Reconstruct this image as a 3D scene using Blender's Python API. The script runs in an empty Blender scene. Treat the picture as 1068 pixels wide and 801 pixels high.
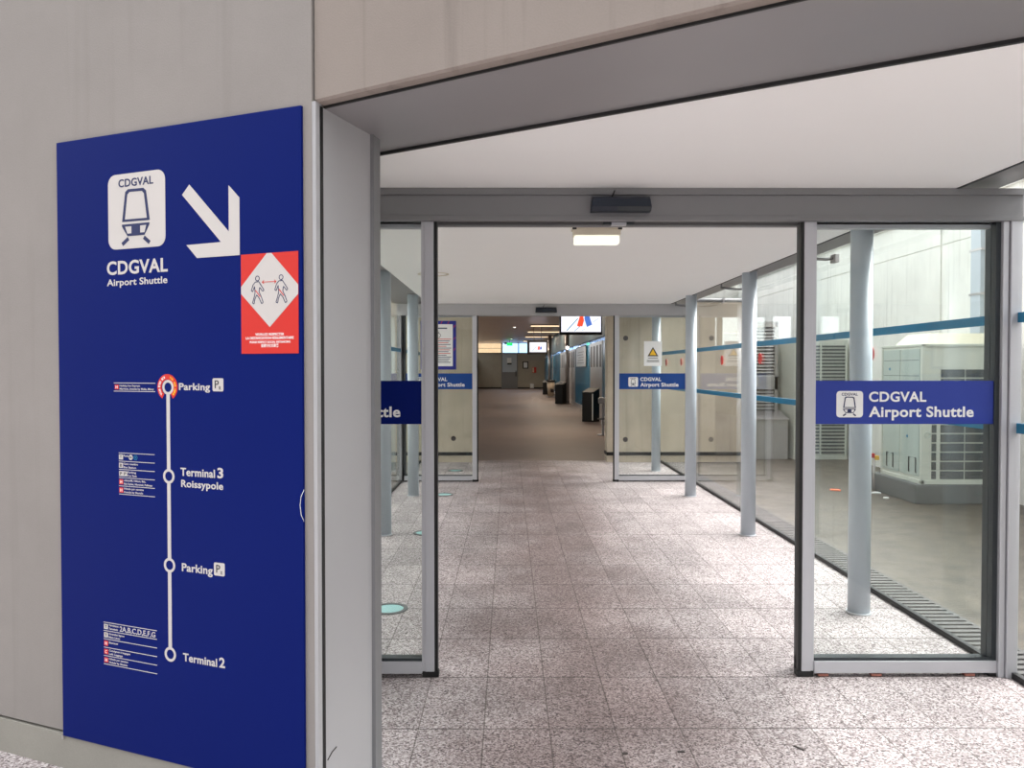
import bpy, bmesh, math, random
from mathutils import Vector, Matrix
random.seed(7)
S = bpy.context.scene
COL = S.collection

# ------------------------------------------------------------------ camera
cam_d = bpy.data.cameras.new('camera'); cam = bpy.data.objects.new('camera', cam_d); COL.objects.link(cam)
cam.location = (0, 0, 1.675)
cam.rotation_euler = (math.radians(90 - 1.107), 0, math.radians(-0.214))
cam_d.sensor_width = 36; cam_d.lens = 802 / 1068 * 36; cam_d.clip_start = .05; cam_d.clip_end = 400
S.camera = cam

# ------------------------------------------------------------------ sky, daylight, exposure
W = bpy.data.worlds.new('overcast_sky'); S.world = W; W.use_nodes = True
wn = W.node_tree.nodes; wl = W.node_tree.links
SKY_COLOR = (0.95, 0.98, 1.0, 1); SKY_BASE = 0.92; SKY_FAR = 0.95; SKY_SIDE = 0.35; SKY_TOP = 1.2
wn['Background'].inputs[0].default_value = SKY_COLOR
# overcast sky, brightest overhead and beyond the building, duller behind the viewer
tc_ = wn.new('ShaderNodeTexCoord'); dt = wn.new('ShaderNodeVectorMath'); dt.operation = 'DOT_PRODUCT'
dt.inputs[1].default_value = (SKY_SIDE, SKY_FAR, SKY_TOP); wl.new(tc_.outputs['Generated'], dt.inputs[0])
ad_ = wn.new('ShaderNodeMath'); ad_.operation = 'ADD'; ad_.inputs[1].default_value = SKY_BASE; wl.new(dt.outputs['Value'], ad_.inputs[0])
mx_ = wn.new('ShaderNodeMath'); mx_.operation = 'MAXIMUM'; mx_.inputs[1].default_value = 0.25; wl.new(ad_.outputs[0], mx_.inputs[0])
wl.new(mx_.outputs[0], wn['Background'].inputs[1])
sun_d = bpy.data.lights.new('hazy_sun', 'SUN'); sun = bpy.data.objects.new('hazy_sun', sun_d); COL.objects.link(sun)
sun_d.energy = 5.4; sun_d.angle = math.radians(50); sun_d.color = (1.0, 0.985, 0.96)
sun.rotation_euler = Vector((-0.60, -0.10, -0.80)).to_track_quat('-Z', 'Y').to_euler()
S.view_settings.view_transform = 'Standard'; S.view_settings.look = 'None'
S.view_settings.gamma = 1.0; S.view_settings.use_curve_mapping = False
S.view_settings.exposure = 0.98
HALL_W = 40.0
try:
    cy = S.cycles
    cy.max_bounces = 14; cy.diffuse_bounces = 7; cy.glossy_bounces = 6; cy.transparent_max_bounces = 32
    cy.sample_clamp_indirect = 6.0; cy.use_denoising = True
except Exception:
    pass

# ------------------------------------------------------------------ materials
def srgb(r, g, b):
    f = lambda c: (c / 12.92 if c <= .04045 else ((c + .055) / 1.055) ** 2.4)
    return (f(r / 255), f(g / 255), f(b / 255), 1)

def nodes(name):
    m = bpy.data.materials.new(name); m.use_nodes = True
    nt = m.node_tree; return m, nt, nt.nodes, nt.links, nt.nodes['Principled BSDF']

def mat(name, c, rough=.5, metal=0., spec=.5, vary=0., scale=6., bump=0., bscale=60., coat=0.):
    m, nt, N, L, P = nodes(name)
    P.inputs['Base Color'].default_value = c; P.inputs['Roughness'].default_value = rough
    P.inputs['Metallic'].default_value = metal; P.inputs['Specular IOR Level'].default_value = spec
    P.inputs['Coat Weight'].default_value = coat
    tc = N.new('ShaderNodeTexCoord')
    if vary:
        n = N.new('ShaderNodeTexNoise'); n.inputs['Scale'].default_value = scale; n.inputs['Detail'].default_value = 6
        L.new(tc.outputs['Object'], n.inputs['Vector'])
        mx = N.new('ShaderNodeMix'); mx.data_type = 'RGBA'
        mx.inputs['A'].default_value = tuple(x * (1 - vary) for x in c[:3]) + (1,)
        mx.inputs['B'].default_value = tuple(min(1, x * (1 + vary)) for x in c[:3]) + (1,)
        L.new(n.outputs['Fac'], mx.inputs['Factor']); L.new(mx.outputs['Result'], P.inputs['Base Color'])
    if bump:
        n = N.new('ShaderNodeTexNoise'); n.inputs['Scale'].default_value = bscale; n.inputs['Detail'].default_value = 4
        L.new(tc.outputs['Object'], n.inputs['Vector'])
        b = N.new('ShaderNodeBump'); b.inputs['Strength'].default_value = bump; b.inputs['Distance'].default_value = .01
        L.new(n.outputs['Fac'], b.inputs['Height']); L.new(b.outputs['Normal'], P.inputs['Normal'])
    return m

def emit(name, c, s):
    m, nt, N, L, P = nodes(name)
    P.inputs['Base Color'].default_value = (.02, .02, .02, 1); P.inputs['Emission Color'].default_value = c
    P.inputs['Emission Strength'].default_value = s; P.inputs['Roughness'].default_value = .4
    return m

def glass(name, tint, dirt=.0):
    m, nt, N, L, P = nodes(name); N.remove(P)
    out = [n for n in N if n.type == 'OUTPUT_MATERIAL'][0]
    tr = N.new('ShaderNodeBsdfTransparent'); tr.inputs[0].default_value = tint
    gl = N.new('ShaderNodeBsdfGlossy'); gl.inputs['Roughness'].default_value = .0; gl.inputs['Color'].default_value = (1, 1, 1, 1)
    lw = N.new('ShaderNodeLayerWeight'); lw.inputs['Blend'].default_value = .5
    pw = N.new('ShaderNodeMath'); pw.operation = 'POWER'; pw.inputs[1].default_value = 5
    ma = N.new('ShaderNodeMath'); ma.operation = 'MULTIPLY_ADD'; ma.inputs[1].default_value = .9; ma.inputs[2].default_value = .014
    L.new(lw.outputs['Facing'], pw.inputs[0]); L.new(pw.outputs[0], ma.inputs[0])
    mx = N.new('ShaderNodeMixShader'); L.new(ma.outputs[0], mx.inputs[0]); L.new(tr.outputs[0], mx.inputs[1]); L.new(gl.outputs[0], mx.inputs[2])
    last = mx
    if dirt:                                     # dried rain marks on the pane
        df = N.new('ShaderNodeBsdfDiffuse'); df.inputs[0].default_value = (.75, .78, .76, 1)
        tc = N.new('ShaderNodeTexCoord'); mp = N.new('ShaderNodeMapping'); mp.inputs['Scale'].default_value = (1, 1, .35)
        n = N.new('ShaderNodeTexNoise'); n.inputs['Scale'].default_value = 30; n.inputs['Detail'].default_value = 8
        L.new(tc.outputs['Object'], mp.inputs[0]); L.new(mp.outputs[0], n.inputs['Vector'])
        r = N.new('ShaderNodeMapRange'); r.inputs['From Min'].default_value = .45; r.inputs['From Max'].default_value = .75
        r.inputs['To Max'].default_value = dirt
        L.new(n.outputs['Fac'], r.inputs[0])
        m2 = N.new('ShaderNodeMixShader'); L.new(r.outputs[0], m2.inputs[0]); L.new(mx.outputs[0], m2.inputs[1]); L.new(df.outputs[0], m2.inputs[2]); last = m2
    L.new(last.outputs[0], out.inputs[0])
    return m

def concrete(name, c, vary=.10, streak=0., pits=.0, rough=.85):
    m, nt, N, L, P = nodes(name); P.inputs['Roughness'].default_value = rough; P.inputs['Specular IOR Level'].default_value = .25
    tc = N.new('ShaderNodeTexCoord')
    a = N.new('ShaderNodeTexNoise'); a.inputs['Scale'].default_value = 1.6; a.inputs['Detail'].default_value = 8; a.inputs['Roughness'].default_value = .65
    b = N.new('ShaderNodeTexNoise'); b.inputs['Scale'].default_value = 160; b.inputs['Detail'].default_value = 3
    L.new(tc.outputs['Object'], a.inputs['Vector']); L.new(tc.outputs['Object'], b.inputs['Vector'])
    ad = N.new('ShaderNodeMath'); ad.operation = 'MULTIPLY_ADD'; ad.inputs[1].default_value = .45
    L.new(b.outputs['Fac'], ad.inputs[0]); L.new(a.outputs['Fac'], ad.inputs[2])
    mr = N.new('ShaderNodeMapRange'); mr.inputs['From Min'].default_value = .45; mr.inputs['From Max'].default_value = 1.0
    L.new(ad.outputs[0], mr.inputs[0])
    mx = N.new('ShaderNodeMix'); mx.data_type = 'RGBA'
    mx.inputs['A'].default_value = tuple(x * (1 - vary) for x in c[:3]) + (1,); mx.inputs['B'].default_value = tuple(x * (1 + vary) for x in c[:3]) + (1,)
    L.new(mr.outputs[0], mx.inputs['Factor']); last = mx.outputs['Result']
    if streak:                                   # rain streaks running down the face
        mp = N.new('ShaderNodeMapping'); mp.inputs['Scale'].default_value = (9, 9, .35)
        s = N.new('ShaderNodeTexNoise'); s.inputs['Scale'].default_value = 1.6; s.inputs['Detail'].default_value = 5
        L.new(tc.outputs['Object'], mp.inputs[0]); L.new(mp.outputs[0], s.inputs['Vector'])
        r = N.new('ShaderNodeMapRange'); r.inputs['From Min'].default_value = .56; r.inputs['From Max'].default_value = .78; r.inputs['To Max'].default_value = streak
        L.new(s.outputs['Fac'], r.inputs[0])
        m2 = N.new('ShaderNodeMix'); m2.data_type = 'RGBA'; m2.inputs['B'].default_value = tuple(x * .45 for x in c[:3]) + (1,)
        L.new(r.outputs[0], m2.inputs['Factor']); L.new(last, m2.inputs['A']); last = m2.outputs['Result']
    L.new(last, P.inputs['Base Color'])
    bp = N.new('ShaderNodeBump'); bp.inputs['Strength'].default_value = .15; bp.inputs['Distance'].default_value = .004
    L.new(b.outputs['Fac'], bp.inputs['Height']); L.new(bp.outputs['Normal'], P.inputs['Normal'])
    return m

def tile_mat():
    m, nt, N, L, P = nodes('granite_tile')
    tc = N.new('ShaderNodeTexCoord')
    mp = N.new('ShaderNodeMapping'); mp.inputs['Location'].default_value = (.4227, -4.15 + 60, 0)
    L.new(tc.outputs['Object'], mp.inputs[0])
    br = N.new('ShaderNodeTexBrick'); br.offset = 0; br.squash = 1
    br.inputs['Scale'].default_value = 1; br.inputs['Brick Width'].default_value = .305; br.inputs['Row Height'].default_value = .6
    br.inputs['Mortar Size'].default_value = .0032; br.inputs['Mortar Smooth'].default_value = .15; br.inputs['Bias'].default_value = 0
    br.inputs['Color1'].default_value = (.84, .83, .83, 1); br.inputs['Color2'].default_value = (1.06, 1.05, 1.05, 1); br.inputs['Mortar'].default_value = (.42, .40, .38, 1)
    L.new(mp.outputs[0], br.inputs['Vector'])
    vo = N.new('ShaderNodeTexVoronoi'); vo.inputs['Scale'].default_value = 130
    L.new(tc.outputs['Object'], vo.inputs['Vector'])
    sp = N.new('ShaderNodeSeparateColor'); L.new(vo.outputs['Color'], sp.inputs[0])
    cr = N.new('ShaderNodeValToRGB'); e = cr.color_ramp.elements
    e[0].position = 0; e[0].color = srgb(78, 69, 70); e[1].position = 1; e[1].color = srgb(220, 214, 214)
    x = cr.color_ramp.elements.new(.28); x.color = srgb(146, 134, 134)
    x = cr.color_ramp.elements.new(.65); x.color = srgb(188, 179, 179)
    L.new(sp.outputs[0], cr.inputs[0])
    wn_ = N.new('ShaderNodeTexNoise'); wn_.inputs['Scale'].default_value = 1.1; wn_.inputs['Detail'].default_value = 6; wn_.inputs['Roughness'].default_value = .6
    L.new(tc.outputs['Object'], wn_.inputs['Vector'])
    wr = N.new('ShaderNodeMapRange'); wr.inputs['From Min'].default_value = .35; wr.inputs['From Max'].default_value = .7; wr.inputs['To Min'].default_value = .74; wr.inputs['To Max'].default_value = 1.10
    L.new(wn_.outputs['Fac'], wr.inputs[0])
    m1 = N.new('ShaderNodeMix'); m1.data_type = 'RGBA'; m1.blend_type = 'MULTIPLY'; m1.inputs['Factor'].default_value = 1
    sy = N.new('ShaderNodeSeparateXYZ'); L.new(mp.outputs[0], sy.inputs[0])     # worn cross joints, a little wider
    dv = N.new('ShaderNodeMath'); dv.operation = 'DIVIDE'; dv.inputs[1].default_value = .6; L.new(sy.outputs['Y'], dv.inputs[0])
    fr = N.new('ShaderNodeMath'); fr.operation = 'FRACT'; L.new(dv.outputs[0], fr.inputs[0])
    pp = N.new('ShaderNodeMath'); pp.operation = 'PINGPONG'; pp.inputs[1].default_value = .5; L.new(fr.outputs[0], pp.inputs[0])
    jr = N.new('ShaderNodeMapRange'); jr.inputs['From Min'].default_value = .008; jr.inputs['From Max'].default_value = .012; jr.inputs['To Min'].default_value = .62; jr.inputs['To Max'].default_value = 1; L.new(pp.outputs[0], jr.inputs[0])
    m0 = N.new('ShaderNodeMix'); m0.data_type = 'RGBA'; m0.blend_type = 'MULTIPLY'; m0.inputs['Factor'].default_value = 1
    L.new(br.outputs['Color'], m0.inputs['A']); L.new(jr.outputs[0], m0.inputs['B'])
    L.new(cr.outputs[0], m1.inputs['A']); L.new(m0.outputs['Result'], m1.inputs['B'])
    m2 = N.new('ShaderNodeMix'); m2.data_type = 'RGBA'; m2.blend_type = 'MULTIPLY'; m2.inputs['Factor'].default_value = 1
    L.new(m1.outputs['Result'], m2.inputs['A']); L.new(wr.outputs[0], m2.inputs['B'])
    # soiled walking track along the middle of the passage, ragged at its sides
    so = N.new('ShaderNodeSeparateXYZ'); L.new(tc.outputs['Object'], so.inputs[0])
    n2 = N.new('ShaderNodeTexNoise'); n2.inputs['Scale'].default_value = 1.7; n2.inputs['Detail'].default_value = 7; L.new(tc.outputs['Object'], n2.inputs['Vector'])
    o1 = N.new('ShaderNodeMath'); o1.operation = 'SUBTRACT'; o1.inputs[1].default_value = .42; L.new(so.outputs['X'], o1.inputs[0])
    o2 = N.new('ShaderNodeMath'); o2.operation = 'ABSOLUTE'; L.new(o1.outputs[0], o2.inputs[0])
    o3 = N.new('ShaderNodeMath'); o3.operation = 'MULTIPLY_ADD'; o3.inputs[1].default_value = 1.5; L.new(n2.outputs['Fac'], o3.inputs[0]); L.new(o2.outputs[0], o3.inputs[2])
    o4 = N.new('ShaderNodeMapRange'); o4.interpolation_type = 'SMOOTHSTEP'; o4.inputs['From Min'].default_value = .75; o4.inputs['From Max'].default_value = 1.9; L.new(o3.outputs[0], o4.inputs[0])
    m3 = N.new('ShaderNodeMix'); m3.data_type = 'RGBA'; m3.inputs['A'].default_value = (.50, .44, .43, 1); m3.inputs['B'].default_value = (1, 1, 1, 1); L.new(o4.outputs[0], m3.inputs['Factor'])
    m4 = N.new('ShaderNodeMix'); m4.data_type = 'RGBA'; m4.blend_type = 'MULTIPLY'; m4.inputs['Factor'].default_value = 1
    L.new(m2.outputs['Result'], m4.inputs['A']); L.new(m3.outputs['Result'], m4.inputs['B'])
    L.new(m4.outputs['Result'], P.inputs['Base Color'])
    P.inputs['Roughness'].default_value = .55; P.inputs['Specular IOR Level'].default_value = .35
    bp = N.new('ShaderNodeBump'); bp.inputs['Strength'].default_value = .3; bp.inputs['Distance'].default_value = .003; bp.invert = True
    L.new(br.outputs['Fac'], bp.inputs['Height']); L.new(bp.outputs['Normal'], P.inputs['Normal'])
    return m

M = {}
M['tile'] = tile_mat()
M['facade'] = concrete('facade_concrete', srgb(146, 140, 136), .08, .14)
M['lintel'] = concrete('lintel_concrete', srgb(146, 136, 129), .07, .55)
M['plinth'] = concrete('plinth_concrete', srgb(150, 146, 138), .10, .0)
M['hole_conc'] = concrete('board_marked_concrete', srgb(186, 174, 157), .16, .3)
M['yard_conc'] = concrete('yard_concrete', srgb(226, 225, 219), .12, .45)
M['ground'] = mat('wet_asphalt', srgb(70, 63, 51), .5, vary=.95, scale=4.5, bump=.5, bscale=40)
M['ceiling'] = mat('white_plaster', srgb(250, 250, 249), .9, vary=.025, scale=1.3)
M['alu'] = mat('brushed_aluminium', srgb(196, 197, 202), .42, .35, vary=.03, scale=9)
M['alu_dark'] = mat('grey_painted_aluminium', srgb(126, 126, 128), .5, .15, vary=.03, scale=5)
M['jamb'] = mat('grey_cladding_panel', srgb(174, 173, 175), .48, .1, vary=.04, scale=3)
M['soffit'] = mat('grey_soffit_panel', srgb(140, 138, 139), .40, .1, vary=.07, scale=2.2)
M['steel_col'] = mat('pale_grey_paint', srgb(180, 189, 198), .35, .0, vary=.03, scale=8)
M['black'] = mat('black_rubber', srgb(20, 20, 21), .5)
M['dark'] = mat('dark_gasket', srgb(44, 50, 54), .45)
M['navy_plastic'] = mat('dark_sensor_plastic', srgb(26, 36, 50), .35)
M['glass'] = glass('clear_glass', (.965, .975, .965, 1), .0)
M['glass_wet'] = glass('rain_marked_glass', (.985, .985, .98, 1), .02)
M['glass_door'] = glass('green_tinted_glass', (.98, .995, .99, 1), .0)
M['glass_sky'] = glass('pale_blue_glass', (.50, .62, .78, 1))  # blue sky colour and dimming put into the glass tint
M['blue'] = mat('blue_sign_laminate', srgb(0, 22, 98), .5, spec=.10, vary=.04, scale=2)
M['blue_band'] = mat('blue_vinyl_band', srgb(44, 62, 150), .4, spec=.35)
M['blue_band_far'] = mat('deep_blue_vinyl_band', srgb(16, 66, 140), .4, spec=.35)
M['white_vinyl'] = mat('white_vinyl', srgb(200, 194, 190), .45)
M['white'] = mat('white_paint', srgb(236, 236, 234), .5)
M['ink'] = mat('navy_ink', srgb(22, 32, 82), .5)
M['ink_black'] = mat('black_ink', srgb(28, 30, 36), .5)
M['red'] = mat('red_vinyl', srgb(206, 40, 30), .4)
M['yellow'] = mat('yellow_ink', srgb(240, 190, 40), .5)
M['teal'] = mat('teal_vinyl', srgb(0, 112, 152), .4)
M['paper'] = mat('white_paper', srgb(238, 240, 240), .6)
M['poster_blue'] = mat('poster_blue_border', srgb(30, 40, 140), .5)
M['beige'] = mat('beige_sheet_metal', srgb(206, 200, 178), .6, vary=.1, scale=8)
M['ac'] = mat('ivory_sheet_metal', srgb(196, 200, 190), .5, vary=.04, scale=6)
M['ac_side'] = mat('pale_grey_sheet_metal', srgb(170, 182, 176), .5, vary=.04, scale=6)
M['mesh_dark'] = mat('dark_coil_fins', srgb(62, 68, 70), .6, vary=.8, scale=70)
M['pad'] = mat('speckled_concrete_pad', srgb(84, 88, 88), .8, vary=.6, scale=90)
M['louvre'] = mat('grey_louvre_metal', srgb(168, 168, 164), .5, .2, vary=.08, scale=10)
M['grate'] = mat('cast_drain_cover', srgb(70, 69, 67), .6, vary=.2, scale=10)
M['hall_floor'] = mat('brown_hall_flooring', srgb(122, 107, 101), .5, vary=.14, scale=.9, spec=.25)
M['hall_ceil'] = mat('bronze_ceiling_slats', srgb(214, 186, 166), .32, .25, vary=.10, scale=.8)
M['hall_wall'] = concrete('hall_concrete', srgb(172, 164, 150), .10, .0)
M['steel'] = mat('stainless_steel', srgb(190, 186, 186), .33, .75, vary=.05, scale=4)
M['slot'] = mat('dark_slot', srgb(70, 62, 62), .5)
M['teal_panel'] = mat('teal_glass_panel', srgb(30, 118, 156), .22, vary=.12, scale=2)
M['teal_dark'] = mat('dark_teal_fascia', srgb(50, 72, 80), .5)
M['bag'] = mat('translucent_bin_bag', srgb(186, 170, 150), .45, vary=.2, scale=12)
M['lens'] = mat('frosted_cyan_lens', srgb(170, 214, 214), .25)
M['lamp'] = emit('lit_diffuser', (1.0, .95, .78, 1), .62)
M['lamp_body'] = mat('cream_lamp_body', srgb(214, 206, 188), .5)
M['warm'] = emit('warm_tube_cover', (1.0, .72, .45, 1), .8)  # glow standing in for warm reflections on the hall slats
M['spot'] = emit('spot_lens', (1.0, .95, .85, 1), 6.0)
M['screen'] = emit('lit_screen', (.80, .80, .92, 1), .75)
M['screen_red'] = emit('screen_red', (.80, .07, .03, 1), .75)
M['screen_blue'] = emit('screen_blue', (.06, .14, .45, 1), .75)
M['screen_teal'] = emit('screen_teal', (.01, .22, .33, 1), .6)
M['exit'] = emit('exit_sign_green', (.02, .55, .12, 1), .9)
M['brick'] = mat('sandstone_building', srgb(250, 206, 164), .8, vary=.15, scale=3)
M['ring_grey'] = mat('dull_grey_metal', srgb(96, 98, 98), .5, .3)
M['scuff'] = mat('dark_scuff', srgb(58, 52, 50), .8)
M['shim'] = mat('dusty_red_shim', srgb(150, 96, 84), .8)
M['orange'] = mat('orange_litter', srgb(222, 110, 70), .7)

# ------------------------------------------------------------------ mesh helpers
class MB:
    def __init__(s): s.bm = bmesh.new()
    def _fin(s, faces, mi):
        for f in faces: f.material_index = mi
    def box(s, x0, x1, y0, y1, z0, z1, mi=0, bev=0):
        v = [s.bm.verts.new((x, y, z)) for x in (x0, x1) for y in (y0, y1) for z in (z0, z1)]
        F = [(0, 1, 3, 2), (4, 6, 7, 5), (0, 4, 5, 1), (2, 3, 7, 6), (0, 2, 6, 4), (1, 5, 7, 3)]
        fs = [s.bm.faces.new([v[i] for i in f]) for f in F]; s._fin(fs, mi)
        if bev:
            es = list({e for f in fs for e in f.edges})
            bmesh.ops.bevel(s.bm, geom=es, offset=bev, segments=2, affect='EDGES', profile=.6)
        return s
    def prism(s, pts, a, b, axis='y', mi=0):
        f = {'y': lambda p, t: (p[0], t, p[1]), 'z': lambda p, t: (p[0], p[1], t), 'x': lambda p, t: (t, p[0], p[1])}[axis]
        A = [s.bm.verts.new(f(p, a)) for p in pts]; B = [s.bm.verts.new(f(p, b)) for p in pts]
        n = len(pts); fs = [s.bm.faces.new(A), s.bm.faces.new(B[::-1])]
        for i in range(n): fs.append(s.bm.faces.new((A[i], B[i], B[(i + 1) % n], A[(i + 1) % n])))
        s._fin(fs, mi); return s
    def ring(s, cx, cz, ro, ri, y0, y1, a0=0, a1=360, seg=48, axis='y', mi=0, sz=1.):
        full = abs(a1 - a0) >= 360; n = seg
        P = []
        for i in range(n + (0 if full else 1)):
            a = math.radians(a0 + (a1 - a0) * i / n); c, q = math.cos(a), math.sin(a) * sz
            g = (lambda r, y: (cx + r * c, y, cz + r * q)) if axis == 'y' else (lambda r, y: (cx + r * c, cz + r * q, y)) if axis == 'z' else (lambda r, y: (y, cx + r * c, cz + r * q))
            P.append([s.bm.verts.new(g(r, y)) for r, y in ((ro, y0), (ro, y1), (ri, y1), (ri, y0))])
        fs = []
        k = len(P)
        for i in range(k if full else k - 1):
            A, B = P[i], P[(i + 1) % k]
            for j in range(4): fs.append(s.bm.faces.new((A[j], B[j], B[(j + 1) % 4], A[(j + 1) % 4])))
        if not full: fs += [s.bm.faces.new(P[0]), s.bm.faces.new(P[-1][::-1])]
        s._fin(fs, mi); return s
    def cyl(s, p0, p1, r0, r1=None, seg=32, mi=0):
        r1 = r0 if r1 is None else r1
        p0, p1 = Vector(p0), Vector(p1); d = (p1 - p0).normalized()
        u = d.orthogonal().normalized(); w = d.cross(u)
        A, B = [], []
        for i in range(seg):
            a = 2 * math.pi * i / seg; o = u * math.cos(a) + w * math.sin(a)
            A.append(s.bm.verts.new(p0 + o * r0)); B.append(s.bm.verts.new(p1 + o * r1))
        fs = [s.bm.faces.new(A), s.bm.faces.new(B[::-1])]
        for i in range(seg):
            f = s.bm.faces.new((A[i], B[i], B[(i + 1) % seg], A[(i + 1) % seg])); f.smooth = True; fs.append(f)
        s._fin(fs, mi); return s
    def tube(s, pts, r, seg=10, mi=0):
        pts = [Vector(p) for p in pts]; rings = []
        for i, p in enumerate(pts):
            d = (pts[min(i + 1, len(pts) - 1)] - pts[max(i - 1, 0)]).normalized()
            u = d.cross(Vector((.13, .97, .2))).normalized(); w = d.cross(u)
            rings.append([s.bm.verts.new(p + (u * math.cos(2 * math.pi * k / seg) + w * math.sin(2 * math.pi * k / seg)) * r) for k in range(seg)])
        fs = [s.bm.faces.new(rings[0]), s.bm.faces.new(rings[-1][::-1])]
        for A, B in zip(rings, rings[1:]):
            for k in range(seg):
                f = s.bm.faces.new((A[k], B[k], B[(k + 1) % seg], A[(k + 1) % seg])); f.smooth = True; fs.append(f)
        s._fin(fs, mi); return s
    def bar2(s, a, b, w, y0, y1, mi=0):           # flat bar in the x-z plane
        a, b = Vector(a), Vector(b); d = (b - a).normalized(); n = Vector((-d.y, d.x)) * w / 2
        return s.prism([a + n, b + n, b - n, a - n], y0, y1, 'y', mi)
    def build(s, name, m, parent=None, loc=None, rz=0):
        bmesh.ops.recalc_face_normals(s.bm, faces=s.bm.faces)
        me = bpy.data.meshes.new(name); s.bm.to_mesh(me); s.bm.free()
        for k in (m if isinstance(m, (list, tuple)) else [m]): me.materials.append(M[k] if isinstance(k, str) else k)
        o = bpy.data.objects.new(name, me); COL.objects.link(o)
        if parent: o.parent = parent
        if loc: o.location = loc
        if rz: o.rotation_euler.z = rz
        return o

def tag(o, label, cat, group=None):
    o['label'] = label; o['category'] = cat
    if group: o['group'] = group
    return o
def lab(o, label): o['label'] = label; return o
def structure(o): o['kind'] = 'structure'; return o
def thing(name, label, cat, loc=(0, 0, 0), rz=0, group=None):
    o = bpy.data.objects.new(name, None); COL.objects.link(o); o.location = loc; o.rotation_euler.z = rz
    o.empty_display_size = .1
    return tag(o, label, cat, group)
def copy_tree(o, parent=None):
    c = o.copy(); COL.objects.link(c)
    if parent: c.parent = parent
    for ch in list(o.children): copy_tree(ch, c)
    return c
def rrect(x0, x1, z0, z1, r, n=6):
    P = []
    for cx, cz, a in ((x1 - r, z1 - r, 0), (x0 + r, z1 - r, 90), (x0 + r, z0 + r, 180), (x1 - r, z0 + r, 270)):
        for i in range(n + 1):
            t = math.radians(a + 90 * i / n); P.append((cx + r * math.cos(t), cz + r * math.sin(t)))
    return P

TXT = {}
def text_verts(body, bold):
    k = (body, bold)
    if k not in TXT:
        cu = bpy.data.curves.new('lettering', 'FONT'); cu.body = body; cu.size = 1; cu.resolution_u = 4; cu.offset = bold; cu.space_character = 1 + bold * 2.2
        cu.fill_mode = 'FRONT'
        ob = bpy.data.objects.new('lettering', cu); COL.objects.link(ob)
        bpy.context.view_layer.update()
        dg = bpy.context.evaluated_depsgraph_get()
        me = bpy.data.meshes.new_from_object(ob.evaluated_get(dg))
        bpy.data.objects.remove(ob); bpy.data.curves.remove(cu)
        TXT[k] = ([tuple(v.co) for v in me.vertices], [tuple(p.vertices) for p in me.polygons])
        bpy.data.meshes.remove(me)
    return TXT[k]
CAP = {}
def cap_height(bold):
    if bold not in CAP:
        V, _ = text_verts('H', bold); CAP[bold] = (min(v[1] for v in V), max(v[1] for v in V))
    return CAP[bold]
def text(name, items, m, parent, y, bold=.018):
    """items: (body, x0, x1, baseline, capheight, [angle]) in the parent's x-z plane facing -y; one mesh of letters"""
    bm = bmesh.new()
    for it in items:
        body, x0, x1, zb, h = it[:5]; ang = it[5] if len(it) > 5 else 0
        V, Fc = text_verts(body, bold); a, b = cap_height(bold)
        mn = min(v[0] for v in V); mxx = max(v[0] for v in V)
        sx = (x1 - x0) / (mxx - mn); sz = h / (b - a)
        ca, sa = math.cos(ang), math.sin(ang); vs = []
        for v in V:
            px, pz = (v[0] - mn) * sx, (v[1] - a) * sz
            vs.append(bm.verts.new((x0 + px * ca - pz * sa, y, zb + px * sa + pz * ca)))
        for f in Fc:
            try: bm.faces.new([vs[i] for i in f])
            except ValueError: pass
    me = bpy.data.meshes.new(name); bmesh.ops.recalc_face_normals(bm, faces=bm.faces)
    bm.normal_update()
    for f in bm.faces:
        if f.normal.y > 0: f.normal_flip()
    ret = bmesh.ops.extrude_face_region(bm, geom=list(bm.faces))
    for v in [g for g in ret['geom'] if isinstance(g, bmesh.types.BMVert)]: v.co.y -= .0008
    bm.to_mesh(me); bm.free(); me.materials.append(M[m])
    o = bpy.data.objects.new(name, me); COL.objects.link(o); o.parent = parent
    return o

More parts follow.
